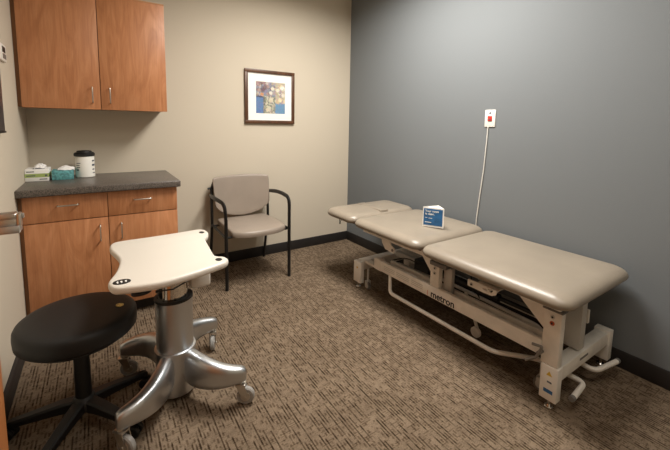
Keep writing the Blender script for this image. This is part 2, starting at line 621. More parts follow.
bm = BM(); tissue(bm, -.185, 3.045, ct+.063, .046, .046, .028, 5); obj('tissue', bm, M['tissue'], t)
t = thing('wipes_canister', 'white cylindrical wipes canister with a black lid on the counter', 'canister', (-.080, 3.10, ct))
bm = BM(); add_lathe(bm, [(.054, ct), (.058, ct+.004), (.058, ct+.142), (.054, ct+.150)], -.080, 3.10); obj('tub', bm, M['whitep'], t)
bm = BM(); add_lathe(bm, [(.060, ct+.150), (.0625, ct+.153), (.0625, ct+.168), (.054, ct+.176), (.046, ct+.177), (.044, ct+.186), (.038, ct+.189)], -.080, 3.10)
obj('lid', bm, M['blackp'], t)
def on_tub(bm, a0, a1, z0, z1, r=.0586):
    n = 6
    rings = [[(-.080+r*math.cos(a0+(a1-a0)*k/n), 3.10+r*math.sin(a0+(a1-a0)*k/n), z) for k in range(n+1)] for z in (z0, z1)]
    loft(bm, rings, False, False, closed=False)
for a0, a1, z0, z1 in ((-.75, -.30, .112, .122), (-.78, -.25, .080, .094), (-.75, -.35, .052, .060), (-.72, -.2, .028, .034), (-2.5, -2.0, .10, .105), (-2.55, -2.1, .085, .09), (-2.5, -2.05, .07, .075), (-2.5, -2.2, .05, .06)):
    bm = BM(); on_tub(bm, a0, a1, ct+z0, ct+z1); obj('printed_text', bm, M['label_dark'], t)

# ------------------------------------------------------------------ wall fittings
t = thing('framed_picture', 'brown framed abstract flower print with white mat on the beige wall', 'picture', (1.406, YB, 1.55))
px0, px1, pz0, pz1 = 1.152, 1.660, 1.308, 1.808
bm = BM()
w = .030
for (a, b, c, d) in ((px0, px1, pz1-w, pz1), (px0, px1, pz0, pz0+w), (px0, px0+w, pz0+w, pz1-w), (px1-w, px1, pz0+w, pz1-w)):
    add_box(bm, a, b, YB-.026, YB-.001, c, d, .003)
obj('frame', bm, M['brown_frame'], t)
bm = BM(); add_box(bm, px0+.02, px1-.02, YB-.012, YB-.008, pz0+.02, pz1-.02); obj('mat_board', bm, M['paper'], t)
# the print: its own colours, painted per cell
ax0, ax1, az0, az1 = 1.262, 1.560, 1.404, 1.700
NG = 72
bm = BM()
cl = bm.loops.layers.float_color.new('print')
rnd = random.Random(11)
blobs = []
for _ in range(46):
    blobs.append((rnd.uniform(0, .62), rnd.uniform(.56, 1.0), rnd.uniform(.03, .075), rnd.choice([(120, 98, 100), (165, 140, 132), (196, 182, 176), (104, 86, 92), (150, 120, 116), (176, 160, 160)])))
for _ in range(26):
    blobs.append((rnd.uniform(.55, .98), rnd.uniform(.36, .98), rnd.uniform(.03, .08), rnd.choice([(214, 196, 160), (196, 176, 140), (226, 216, 196), (160, 148, 150), (176, 160, 130)])))
blobs.append((.2, .6, .05, (205, 140, 96)))
blobs.append((.9, .84, .07, (238, 232, 222)))
blobs.append((.83, .44, .07, (232, 214, 176)))
blobs.append((.5, .66, .06, (224, 212, 204)))
def art(u, v):
    if .24 < u < .66 and v < .55:
        k = math.sin(u*38+v*30+2.2*math.sin(v*21)+1.7*math.sin(u*25-v*9))
        c = (206, 198, 172) if k > .05 else ((92, 92, 84) if k > -.5 else (138, 140, 128))
        if u < .30: c = tuple(x*.75 for x in c)
        return c
    c = (92, 122, 168) if v < .5 else (132, 132, 148)
    if u > .66: c = (104, 144, 178) if v < .34 else (186, 172, 150)
    if .5 < v < .55 and u < .24: c = (66, 60, 74)
    for bx, by, br, bc in blobs:
        if (u-bx)**2+(v-by)**2 < br*br:
            c = bc
    return c
ya = YB-.0125
G = [[bm.verts.new((ax0+(ax1-ax0)*i/NG, ya, az0+(az1-az0)*j/NG)) for j in range(NG+1)] for i in range(NG+1)]
for i in range(NG):
    for j in range(NG):
        f = bm.faces.new((G[i][j], G[i+1][j], G[i+1][j+1], G[i][j+1]))
        c = [min(255, max(0, x*.93+8+rnd.uniform(-20, 20))) for x in art((i+.5)/NG+rnd.uniform(-.022, .022), (j+.5)/NG+rnd.uniform(-.022, .022))]
        for l in f.loops:
            l[cl] = lin(c)
ma = bpy.data.materials.new('art_print'); ma.use_nodes = True
vc = ma.node_tree.nodes.new('ShaderNodeVertexColor'); vc.layer_name = 'print'
ma.node_tree.links.new(vc.outputs['Color'], ma.node_tree.nodes['Principled BSDF'].inputs['Base Color'])
ma.node_tree.nodes['Principled BSDF'].inputs['Roughness'].default_value = .5
obj('art_print', bm, ma, t, flat=True)

t = thing('call_station', 'white wall plate with red button and hanging cord on the grey wall', 'call button', (XR, 1.534, 1.37))
bm = BM(); add_box(bm, XR-.007, XR, 1.493, 1.575, 1.308, 1.430, .003); obj('plate', bm, M['whitep'], t)
bm = BM(); add_box(bm, XR-.012, XR-.006, 1.517, 1.550, 1.350, 1.386, .002); obj('button', bm, M['red'], t)['label'] = 'red button'
bm = BM(); add_box(bm, XR-.0135, XR-.0115, 1.526, 1.541, 1.360, 1.366)
obj('mark', bm, M['label_dark'], t)
bm = BM(); add_box(bm, XR-.0085, XR-.0065, 1.527, 1.541, 1.402, 1.413)
obj('mark', bm, M['label_dark'], t)
bm = BM()
pts = [Vector((XR-.006, 1.545, 1.312)), Vector((XR-.008, 1.548, 1.2)), Vector((XR-.008, 1.558, 1.0)), Vector((XR-.007, 1.577, .8)), Vector((XR-.007, 1.592, .62)), Vector((XR-.007, 1.594, .45))]
add_tube(bm, pts, .0035, 8); obj('pull_cord', bm, M['whitep'], t)

t = thing('thermostat', 'small white thermostat high on the left wall beside the wall cabinet', 'thermostat', (XL, 2.56, 1.655))
bm = BM(); add_box(bm, XL, XL+.013, 2.44, 2.645, 1.607, 1.694, .003); obj('casing', bm, M['whitep'], t)
bm = BM(); add_box(bm, XL+.0125, XL+.0145, 2.545, 2.615, 1.652, 1.681); obj('button', bm, M['blackp'], t)
bm = BM(); add_box(bm, XL+.0125, XL+.0145, 2.55, 2.625, 1.620, 1.645); obj('display', bm, M['greyp'], t)

t = thing('wall_dispenser', 'dark grey box on the left wall, cut off by the photo edge', 'dispenser', (XL, 2.2, 1.24))
bm = BM(); add_box(bm, XL, XL+.022, 1.85, 2.40, 1.245, 1.60, .006); obj('casing', bm, M['darkgrey'], t)
bm = BM(); add_box(bm, XL, XL+.026, 1.84, 2.402, 1.236, 1.246, .003); obj('lower_rim', bm, M['blackp'], t)

# ------------------------------------------------------------------ visitor chair
t = thing('visitor_chair', 'taupe vinyl armchair with black tube legs against the beige wall', 'chair', (1.055, 2.95, 0))
def slab(bm, fn, nu=24, nv=16, th=.02, axis=Vector((0, -1, 0)), e=8):
    """closed pillow-edged panel: fn(u,v) gives its mid surface"""
    A, B = {}, {}
    for i in range(nu+1):
        for j in range(nv+1):
            u, v = i/nu*2-1, j/nv*2-1
            p = Vector(fn(u, v))
            k = th*math.sqrt(max(0, 1-abs(u)**e))*math.sqrt(max(0, 1-abs(v)**e))
            if i in (0, nu) or j in (0, nv):
                A[i, j] = B[i, j] = bm.verts.new(p)
            else:
                A[i, j] = bm.verts.new(p+axis*k); B[i, j] = bm.verts.new(p-axis*k)
    for i in range(nu):
        for j in range(nv):
            bm.faces.new((A[i, j], A[i+1, j], A[i+1, j+1], A[i, j+1]))
            bm.faces.new((B[i, j], B[i, j+1], B[i+1, j+1], B[i+1, j]))
def sq(t):      # denser towards the rim
    return math.sin(t*PI/2)
def seat_fn(u, v):
    u, v = sq(u), sq(v)
    x = 1.074+.238*u*(1-.05*abs(v)**5)*(1-.06*(v+1)/2)
    y = 2.915+.255*v
    if v < 0: y -= .035*(1-u*u)*(-v) - .035*(-v)*abs(u)**4
    return (x, y, .448-.012*(v+1)/2 + (-.018*(max(0, -v)**4)))
bm = BM(); slab(bm, seat_fn, 28, 20, .026, Vector((0, 0, 1))); obj('seat', bm, M['chair_vinyl'], t, sharp=60)
def back_fn(u, v):
    u, v = sq(u), sq(v)
    x = 1.082+.256*u*(1-.02*abs(v)**8)*(1+.02*v)
    zt = .838-.010*u*u-.008*abs(u)**10
    zb = .474+.070*u*u+.03*abs(u)**6
    z = zb+(zt-zb)*(v+1)/2
    y = 3.165-.045*u*u+.06*((z-.5)/.33)-.02
    return (x, y, z)
bm = BM(); slab(bm, back_fn, 28, 18, .018); obj('backrest', bm, M['chair_vinyl'], t, sharp=60)
for s in (-1, 1):
    x = 1.061+.268*s
    bm = BM()
    add_tube(bm, [(x, 2.682, 0), (x, 2.682, .565)], .0135, 12); obj('leg', bm, M['black'], t)
    bm = BM()
    o1, o2, xe = (-.022, -.032, .008) if s < 0 else (.006, .014, .016)
    pts = fillet([(x, 2.682, .54), (x+o1*.3, 2.684, .690), (x+o2, 2.92, .703), (x+xe, 3.155, .672)], .15, 9)
    add_tube(bm, pts, [.0135]+[.0155]*(len(pts)-2)+[.0135], 12, flat=(.85, 1.15)); obj('armrest', bm, M['black'], t)
    bm = BM()
    xb = x-.005*s+(.012 if s < 0 else .010)
    add_tube(bm, [(xb-(.010 if s > 0 else 0), 3.232, 0), (xb, 3.150, .43), (xb, 3.152, .52), (xb-.008*s, 3.180, .72), (xb-.03*s, 3.196, .78)], .0125, 12); obj('leg', bm, M['black'], t)
    bm = BM(); add_tube(bm, [(x, 2.682, .42), (xb, 3.150, .415)], .010, 8); obj('seat_rail', bm, M['black'], t)
for ys, zs in ((2.72, .412), (3.12, .408)):
    bm = BM(); add_tube(bm, [(.795, ys, zs), (1.327, ys, zs)], .010, 8); obj('stretcher', bm, M['black'], t)
bm = BM(); add_tube(bm, [(.79, 3.19, .73), (1.05, 3.215, .735), (1.31, 3.19, .73)], .009, 8); obj('back_bar', bm, M['black'], t)

# ------------------------------------------------------------------ pedestal hand table
HX, HY = .268, 1.76
t = thing('pedestal_table', 'cream-topped pedestal table with brushed metal column and four castor legs', 'table', (HX, HY, 0))
outl = [(-.281, -.214), (-.277, -.251), (-.264, -.278), (-.233, -.292), (-.182, -.304), (-.127, -.312), (-.063, -.306), (.036, -.281), (.136, -.247), (.163, -.230), (.176, -.203), (.168, -.169), (.145, -.150), (.137, -.115), (.145, -.014), (.157, .121), (.166, .156), (.188, .194), (.202, .250), (.194, .305), (.160, .327), (.058, .318), (-.081, .311), (-.195, .311), (-.247, .297), (-.263, .253), (-.262, .195), (-.249, .133), (-.236, .059), (-.234, .005), (-.241, -.058), (-.254, -.122), (-.272, -.177)]
outl = smooth_loop([(.29+a, 1.755+b) for a, b in outl], 3)
bm = BM(); add_prism(bm, outl, .668, .700, bev=.012, seg=4); top = obj('tabletop', bm, M['white_top'], t, sharp=60)
def ell(cx, cy, a, b, n=24, ang=0):
    ca, sa = math.cos(ang), math.sin(ang)
    return [(cx+a*math.cos(2*PI*k/n)*ca-b*math.sin(2*PI*k/n)*sa, cy+a*math.cos(2*PI*k/n)*sa+b*math.sin(2*PI*k/n)*ca) for k in range(n)]
bm = BM(); add_prism(bm, ell(.053, 1.513, .030, .023, ang=-.15), .6995, .7025, bev=.001)
cp = obj('control_panel', bm, M['blackp'], top); cp['label'] = 'black oval control pad with pale arrows'
bm = BM()
for cx, d in ((.039, 1), (.052, -1), (.066, 1)):
    z0, z1 = .7025, .7031
    add_prism(bm, [(cx-.005, 1.510), (cx+.004, 1.509), (cx+.001*d, 1.521)], z0, z1)
    add_box(bm, cx-.002, cx+.002, 1.501, 1.507, z0, z1)
obj('arrow_mark', bm, M['paper'], top)
for (gx, gy) in ((.458, 2.005), (.425, 1.555)):
    bm = BM(); add_prism(bm, ell(gx, gy, .014, .018), .6995, .7015, bev=.0008); obj('grommet', bm, M['blackp'], top)
bm = BM(); add_box(bm, .342, .436, 1.74, 1.93, .505, .667, .012, seg=3); obj('motor_box', bm, M['white_top'], t)
bm = BM()
add_prism(bm, ell(.115, 1.50, .036, .024, ang=.2), .644, .658, bev=.004)
add_box(bm, .12, .16, 1.52, 1.68, .650, .667, .003)
obj('release_paddle', bm, M['blackp'], t)
bm = BM(); add_tube(bm, [(.165, 1.47, .652), (.22, 1.455, .654), (.30, 1.50, .663)], .003, 8); add_cyl(bm, (.165, 1.47, .652), (1, -.2, 0), .005, .01, 10); obj('cable', bm, M['blackp'], t)
bm = BM(); add_box(bm, .18, .40, 1.62, 1.90, .650, .668, .004); obj('mounting_plate', bm, M['black'], t)
bm = BM()
add_lathe(bm, [(.066, .48), (.066, .652)], HX-.004, HY, 40)
for a in range(0, 360, 45):
    add_box(bm, HX-.004+.064*math.cos(math.radians(a))-.005, HX-.004+.064*math.cos(math.radians(a))+.005, HY+.064*math.sin(math.radians(a))-.005, HY+.064*math.sin(math.radians(a))+.005, .49, .652, .001)
obj('inner_column', bm, M['chrome'], t)
bm = BM(); add_lathe(bm, [(.074, .4785), (.0835, .4785), (.0848, .480), (.0848, .489), (.083, .491), (.068, .4915)], HX, HY, 48); obj('column_ring', bm, M['blackp'], t)
bm = BM(); add_lathe(bm, [(.0815, .22), (.0815, .24), (.082, .4785)], HX, HY, 56); obj('column', bm, M['alu'], t)
bm = BM(); add_lathe(bm, [(.080, .022), (.0855, .026), (.0885, .20), (.091, .222), (.0925, .232), (.091, .239), (.080, .242)], HX, HY, 56); obj('column_skirt', bm, M['alu'], t)
bm = BM(); add_lathe(bm, [(.06, .018), (.07, .020), (.07, .032), (.06, .034)], HX, HY, 40); obj('column_foot', bm, M['blackp'], t)

def castor(bm, c, yaw, R=.036, w=.022, top=.1, mF=0, mW=1, hood=True):
    """swivel castor on the floor at c: fork trails by yaw"""
    cx, cy = c
    d = Vector((math.cos(yaw), math.sin(yaw), 0)); n = Vector((-d.y, d.x, 0))
    wc = Vector((cx, cy, R))+d*.018
    add_cyl(bm, wc, n, R, w, 28, mW, .005)
    add_cyl(bm, wc, n, R*.55, w+.003, 20, mF, .001)
    add_cyl(bm, wc, n, .006, w+.020, 10, mF)
    pv = Vector((cx, cy, 0))-d*.006
    for s in (-1, 1):
        o = n*(w/2+.005)*s
        prof = [wc+Vector((0, 0, -.010)), wc+d*.014+Vector((0, 0, .004)), pv+d*.022+Vector((0, 0, top-.012)), pv-d*.018+Vector((0, 0, top-.012)), wc-d*.020+Vector((0, 0, .012))]
        loft(bm, [[p+o+n*.0018 for p in prof], [p+o-n*.0018 for p in prof]], mi=mF)
    q = Matrix.Rotation(yaw, 3, 'Z')
    add_box(bm, pv.x-.022, pv.x+.026, pv.y-w/2-.008, pv.y+w/2+.008, top-.018, top-.008, .003, mF, rot=q, piv=(pv.x, pv.y, top-.01))
    add_cyl(bm, (pv.x, pv.y, top-.002), (0, 0, 1), .014, .016, 18, mF, .002)

def hand_leg(sx, sy, cyaw):
    """arm that leaves the column along y and sweeps out towards x, thinning to the castor"""
    ctrl = [Vector((HX+sx*a, HY+sy*b)) for a, b in ((.044, .046), (.066, .098), (.092, .146), (.126, .188), (.164, .218), (.204, .236), (.240, .245), (.258, .248))]
    if sy > 0:
        kx = 1 if sx > 0 else .84
        ctrl = [Vector((HX+sx*a*kx, HY+sy*b)) for a, b in ((.036, .050), (.046, .110), (.066, .165), (.102, .210), (.150, .238), (.200, .250), (.240, .254), (.262, .255))]
    zt = [.236, .234, .228, .217, .205, .194, .184, .172]
    zb = [.070, .070, .076, .086, .096, .104, .110, .118]
    hw = [.034, .038, .038, .036, .033, .030, .027, .020]
    path, Z = [], []
    n = len(ctrl)
    for i in range(n-1):
        p0, p1, p2, p3 = ctrl[max(i-1, 0)], ctrl[i], ctrl[i+1], ctrl[min(i+2, n-1)]
        for k in range(4):
            u = k/4
            path.append(.5*((2*p1)+(-p0+p2)*u+(2*p0-5*p1+4*p2-p3)*u*u+(-p0+3*p1-3*p2+p3)*u**3))
            Z.append([a[i]*(1-u)+a[i+1]*u for a in (zt, zb, hw)])
    path.append(ctrl[-1]); Z.append([zt[-1], zb[-1], hw[-1]])
    rings = []
    N = 28
    for i, p in enumerate(path):
        d = (path[min(i+1, len(path)-1)]-path[max(i-1, 0)]).normalized()
        nn = Vector((-d.y, d.x, 0))
        a_, b_, w_ = Z[i]
        zc, hz = (a_+b_)/2, (a_-b_)/2
        ring = []
        for k in range(N):
            an = 2*PI*k/N
            ca, sa = math.cos(an), math.sin(an)
            e = .7
            ring.append(Vector((p.x, p.y, 0))+nn*w_*math.copysign(abs(ca)**e, ca)+Vector((0, 0, zc+hz*math.copysign(abs(sa)**e, sa))))
        rings.append(ring)
    bm = BM(); loft(bm, rings)
    lg = obj('leg', bm, M['alu'], t, sharp=60)
    bm = BM()
    e_ = ctrl[-2]
    castor(bm, (e_.x, e_.y), cyaw, R=.041, w=.024, top=.112)
    obj('castor', bm, [M['nickel'], M['wheel']], lg)
for sx, sy, c in ((1, -1, -30), (-1, -1, -50), (1, 1, 250), (-1, 1, -20)):
    hand_leg(sx, sy, math.radians(c))

# ------------------------------------------------------------------ rolling stool
SX, SY = -.099, 1.778
t = thing('rolling_stool', 'round black vinyl rolling stool beside the cream pedestal table', 'stool', (SX, SY, 0))
bm = BM()
prof = [(.05, .410), (.185, .411), (.204, .416), (.2125, .427), (.2145, .460), (.213, .478), (.208, .488), (.198, .4955), (.180, .4995), (.12, .5015), (.05, .5025), (.01, .5025)]
add_lathe(bm, prof, SX, SY, 64); obj('seat', bm, M['blackv'], t, sharp=60)
bm = BM()
ring = [(SX+.172*math.cos(2*PI*k/48), SY+.172*math.sin(2*PI*k/48), .396) for k in range(49)]
add_tube(bm, ring, .0035, 8)
for a in (20, 140, 260):
    a = math.radians(a)
    add_tube(bm, [(SX+.172*math.cos(a), SY+.172*math.sin(a), .396), (SX+.05*math.cos(a), SY+.05*math.sin(a), .402)], .003, 8)
obj('lever_ring', bm, M['black'], t)
bm = BM(); add_lathe(bm, [(.06, .392), (.10, .402), (.10, .4095)], SX, SY, 32); add_box(bm, SX-.08, SX+.08, SY-.08, SY+.08, .400, .4095); obj('seat_plate', bm, M['black'], t)
bm = BM()
a = math.radians(-8)
add_cyl(bm, (SX+.150*math.cos(a), SY+.150*math.sin(a), .5015), (.12, .02, 1), .0155, .003, 24); obj('badge', bm, M['gold'], t)
bm = BM(); add_lathe(bm, [(.031, .10), (.028, .385), (.026, .387)], SX, SY, 24); add_lathe(bm, [(.018, .38), (.018, .405)], SX, SY, 20); obj('stem', bm, M['blackp'], t)
bm = BM(); add_lathe(bm, [(.035, .07), (.05, .075), (.05, .105), (.036, .125), (.028, .13)], SX, SY, 28); obj('hub', bm, M['blackp'], t)
for k in range(5):
    a = math.radians(167+72*k)
    d = Vector((math.cos(a), math.sin(a), 0)); n = Vector((-d.y, d.x, 0)); c = Vector((SX, SY, 0))
    rings = []
    for r, zt, zb, hw in ((.03, .118, .072, .026), (.08, .114, .072, .024), (.15, .100, .066, .021), (.21, .088, .060, .019), (.255, .080, .056, .018), (.27, .074, .060, .014)):
        rings.append([c+d*r+n*hw*sx_+Vector((0, 0, z)) for sx_, z in ((-1, zb), (1, zb), (1, zt-.008), (.7, zt), (-.7, zt), (-1, zt-.008))])
    bm = BM(); loft(bm, rings); lg = obj('leg', bm, M['blackp'], t)
    bm = BM(); p = c+d*.252
    yw = a+random.uniform(-1, 1)
    n2 = Vector((-math.sin(yw), math.cos(yw), 0)); dd = Vector((math.cos(yw), math.sin(yw), 0))
    for s in (-1, 1):
        add_cyl(bm, Vector((p.x, p.y, .025))+dd*.012+n2*.014*s, n2, .025, .017, 20, 0, .004)
    add_cyl(bm, (p.x, p.y, .042), (0, 0, 1), .007, .04, 10)
    add_cyl(bm, Vector((p.x, p.y, .028))+dd*.008, n2, .016, .014, 14)
    obj('castor', bm, M['blackp'], lg)

# ------------------------------------------------------------------ treatment table
t = thing('treatment_table', 'long taupe vinyl treatment table on a cream steel frame by the grey wall', 'treatment table', (1.95, 1.45, 0))
TX0, TX1 = 1.600, 2.312
bm = BM(); add_pad(bm, TX0, TX1, .628, 1.476, .520, .599, rc=.075, re=.07, crown=.008)
obj('foot_cushion', bm, M['vinyl'], t, sharp=60)
bm = BM(); add_pad(bm, TX0, TX1, 1.480, 2.160, .532, .611, rc=.07, re=.07, crown=.010)
obj('middle_cushion', bm, M['vinyl'], t, sharp=60)
bm = BM(); add_pad(bm, TX0, TX1, 2.164, 2.560, .536, .612, rc=.08, re=.06, crown=.006)
obj('head_cushion', bm, M['vinyl'], t, sharp=60)
bm = BM(); add_box(bm, 1.915, 1.995, 2.185, 2.50, .560, .6135, .0015)
obj('face_slot_plug', bm, M['vinyl'], t)
# boards and frame under the cushions
bm = BM(); add_box(bm, TX0+.07, TX1-.07, .69, 1.45, .510, .521); obj('cushion_board', bm, M['black'], t)
bm = BM(); add_box(bm, TX0+.07, TX1-.07, 1.52, 2.12, .521, .533); obj('cushion_board', bm, M['black'], t)
bm = BM(); add_box(bm, TX0+.07, TX1-.07, 2.20, 2.52, .525, .537); obj('cushion_board', bm, M['black'], t)
NX, FX = 1.700, 2.205                      # near and far frame lines
def bar(bm, x, y0, y1, z0, z1, w=.03):
    add_box(bm, x-w/2, x+w/2, y0, y1, z0, z1, .003)
for x in (NX, FX):
    bm = BM(); bar(bm, x, .695, 1.455, .4885, .522); obj('cushion_rail', bm, M['cream'], t)
    bm = BM(); bar(bm, x, 1.456, 2.12, .488, .535); obj('cushion_rail', bm, M['cream'], t)
for y in (.76, 1.40, 1.56, 2.10):
    bm = BM(); add_box(bm, NX+.03, FX-.015, y-.015, y+.015, .482, .506, .002); obj('cross_rail', bm, M['cream_dull'], t)
# uprights
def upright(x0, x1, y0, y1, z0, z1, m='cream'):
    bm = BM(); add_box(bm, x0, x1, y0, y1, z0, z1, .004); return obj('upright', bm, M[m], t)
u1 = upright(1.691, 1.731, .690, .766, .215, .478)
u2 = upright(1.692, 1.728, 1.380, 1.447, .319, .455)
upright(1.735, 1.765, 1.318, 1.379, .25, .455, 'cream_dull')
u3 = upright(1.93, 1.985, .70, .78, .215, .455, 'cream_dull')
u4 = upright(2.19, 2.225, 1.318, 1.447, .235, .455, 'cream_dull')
for u, ys in ((u1, ((.728, .450), (.728, .420))), (u2, ((1.412, .440), (1.412, .408)))):
    for i, (y, z) in enumerate(ys):
        bm = BM(); add_cyl(bm, (1.6905, y, z), (1, 0, 0), .0105, .005, 18, 0, .001); add_cyl(bm, (1.6895, y, z), (1, 0, 0), .005, .006, 10, 1)
        obj('bolt', bm, [M['nickel'], M['blackp']] if i == 0 or u is u2 else [M['orange'], M['blackp']], u)
bm = BM(); add_box(bm, 1.684, 1.738, .684, .772, .4785, .487, .002); obj('cap_plate', bm, M['greyp'], t)
bm = BM(); add_box(bm, 1.686, 1.735, 1.33, 1.45, .4555, .480, .002); obj('cap_plate', bm, M['greyp'], t)
# gussets
bm = BM(); plate_prism(bm, [(.765, .485), (.765, .37), (.90, .485)], 'x', 1.705, 1.712); obj('gusset', bm, M['cream'], t)
bm = BM(); plate_prism(bm, [(1.447, .466), (1.447, .395), (1.54, .495), (1.47, .495)], 'x', 1.702, 1.709); obj('gusset', bm, M['cream'], t)
# long lower rails
RZ0, RZ1 = .256, .320
bm = BM(); add_box(bm, 1.688, 1.716, .7665, 1.905, RZ0-.012, RZ1, .003); rail = obj('side_rail', bm, M['cream'], t)
bm = BM(); add_box(bm, 2.19, 2.212, .766, 2.155, RZ0-.012, RZ1, .003); obj('side_rail', bm, M['cream'], t)
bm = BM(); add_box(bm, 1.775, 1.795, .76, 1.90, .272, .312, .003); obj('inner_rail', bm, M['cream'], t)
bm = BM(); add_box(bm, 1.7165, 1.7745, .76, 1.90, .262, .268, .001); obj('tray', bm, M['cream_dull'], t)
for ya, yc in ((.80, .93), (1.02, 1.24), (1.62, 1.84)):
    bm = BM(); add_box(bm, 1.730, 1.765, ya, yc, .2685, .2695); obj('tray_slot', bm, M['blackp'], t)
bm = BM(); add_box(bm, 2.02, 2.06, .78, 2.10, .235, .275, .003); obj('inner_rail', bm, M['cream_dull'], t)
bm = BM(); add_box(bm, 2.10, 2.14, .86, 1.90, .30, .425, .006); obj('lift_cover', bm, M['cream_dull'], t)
bm = BM()
add_cyl(bm, (1.96, 1.45, .29), (0, 1, 0), .024, .62, 20, 0, .004); add_cyl(bm, (1.96, .98, .29), (0, 1, 0), .013, .40, 14)
add_box(bm, 1.92, 2.01, 1.66, 1.80, .25, .33, .008)
obj('lift_actuator', bm, M['blackp'], t)
for x, ya, yd, zd in ((1.84, 1.88, 1.50, .285), (2.08, .95, 1.30, .44)):
    bm = BM(); add_tube(bm, [(x, ya, .275), (x, yd, zd)], .013, 10, flat=(1, 1.6)); obj('lift_arm', bm, M['cream_dull'], t)
bm = BM()
add_tube(bm, smooth_loop([(1.83, 1.25, .42), (1.80, 1.22, .37), (1.83, 1.20, .32), (1.87, 1.22, .29)], 5)[:-5], .004, 8)
obj('cable', bm, M['blackp'], t)
bm = BM()
add_tube(bm, fillet([(1.82, 1.95, .28), (1.88, 1.85, .33), (1.94, 1.72, .29)], .05), .004, 8)
obj('cable', bm, M['blackp'], t)
# base feet: a box at each end of each cross beam
def foot(x0, x1, y0, y1, z1, rub=True):
    bm = BM(); add_box(bm, x0, x1, y0, y1, .046, z1, .004); f = obj('base_foot', bm, M['cream'], t)
    bm = BM(); add_cyl(bm, ((x0+x1)/2, (y0+y1)/2, .018), (0, 0, 1), .007, .06, 10); add_cyl(bm, ((x0+x1)/2, (y0+y1)/2, .005), (0, 0, 1), .019, .010, 20, 0, .002)
    obj('leveller', bm, M['chrome'], f)
    return f
f1 = foot(1.688, 1.735, .684, .760, .214)
f2 = foot(2.262, 2.312, .684, .760, .214)
f3 = foot(1.698, 1.735, 2.155, 2.247, .216)
f4 = foot(2.262, 2.312, 2.155, 2.247, .216)
bm = BM(); add_box(bm, 1.736, 2.261, .692, .752, .135, .206, .003); b1 = obj('cross_beam', bm, M['cream'], t)
bm = BM(); add_box(bm, 1.736, 2.261, 2.165, 2.237, .150, .222, .003); obj('cross_beam', bm, M['cream'], t)
bm = BM(); add_box(bm, 1.692, 1.742, 1.906, 1.99, .235, .322, .010, seg=3); obj('beam_bracket', bm, M['cream'], t)
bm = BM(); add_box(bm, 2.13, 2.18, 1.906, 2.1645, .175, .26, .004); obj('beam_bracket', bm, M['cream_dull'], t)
bm = BM(); add_tube(bm, [(1.765, 1.97, .25), (1.765, 2.10, .20), (1.765, 2.17, .20)], .010, 10); obj('link_rod', bm, M['nickel'], t)
bm = BM(); add_box(bm, 1.75, 1.80, 1.96, 2.1645, .205, .225, .003); obj('beam_bracket', bm, M['cream'], t)
# stickers on the near foot
bm = BM(); plate_prism(bm, [(.733, .168), (.707, .168), (.720, .190)], 'x', 1.6872, 1.6882); obj('warning_sticker', bm, M['yellow'], f1)
bm = BM(); add_box(bm, 1.6872, 1.6882, .707, .727, .133, .141); obj('small_sticker', bm, M['label_dark'], f1)
bm = BM(); add_box(bm, 1.6872, 1.6882, .700, .740, .083, .100); obj('blue_sticker', bm, M['blue'], f1)
bm = BM(); add_cyl(bm, (1.6978, 2.20, .168), (1, 0, 0), .008, .003, 16); obj('round_sticker', bm, M['yellow'], f3)
bm = BM(); add_box(bm, 1.93, 2.02, .6915, .6925, .168, .180); obj('beam_sticker', bm, M['greyp'], b1)
# writing on the near rail
text_part('rail_lettering', 'metron', .059, M['ink'], rail, frame_mw((1.6875, 1.433, .252), (0, -1, 0), (0, 0, 1)))
bm = BM()
loft(bm, [[(xx, 1.452-.008*math.cos(a)*(1 if k < 7 else .55), .266+.020*math.sin(a)) for k, a in [(k, -PI/2*.8+PI*.8*k/6+PI) if k < 7 else (k, PI*1.4-PI*.8*(k-7)/6) for k in range(14)]] for xx in (1.6868, 1.6876)])
obj('rail_logo', bm, M['orange'], rail)
for y0, y1 in ((1.87, 1.76), (1.74, 1.62), (1.60, 1.50)):
    for z in (.268, .280, .292):
        bm = BM(); add_box(bm, 1.6872, 1.6884, y1, y0, z, z+.004); obj('small_print', bm, M['cream_dull'], rail)
# bolt-on brackets below the cushions
def bracket(y, z, x, L):
    poly = [(y+L*.55, z+.035), (y+L*.55, z-.005), (y+L*.1, z-.045), (y-L*.35, z-.045), (y-L*.45, z-.030), (y-L*.45, z-.002), (y-L*.1, z+.004), (y-L*.02, z+.035)]
    return poly
bm = BM(); plate_prism(bm, [(1.905, .505), (1.895, .465), (1.86, .426), (1.775, .420), (1.765, .428), (1.765, .452), (1.772, .458), (1.80, .470), (1.82, .505)], 'x', 1.684, 1.692)
b = obj('side_bracket', bm, M['cream'], t)
bm = BM(); add_cyl(bm, (1.683, 1.785, .440), (1, 0, 0), .010, .004, 16); obj('bolt', bm, M['greyp'], b)
bm = BM(); plate_prism(bm, [(1.150, .480), (1.150, .446), (1.142, .444), (1.05, .442), (1.005, .444), (.985, .455), (.978, .476), (.998, .476), (1.006, .460), (1.03, .456), (1.035, .482)], 'x', 1.650, 1.658)
add_box(bm, 1.650, 1.72, 1.02, 1.06, .458, .468, .002)
add_box(bm, 1.650, 1.72, .978, 1.10, .474, .480, .002)
b = obj('side_bracket', bm, M['cream'], t)
bm = BM(); add_cyl(bm, (1.649, 1.125, .460), (1, 0, 0), .010, .004, 16, 0); add_cyl(bm, (1.647, 1.125, .460), (1, 0, 0), .005, .004, 12, 1); obj('bolt', bm, [M['nickel'], M['blackp']], b)
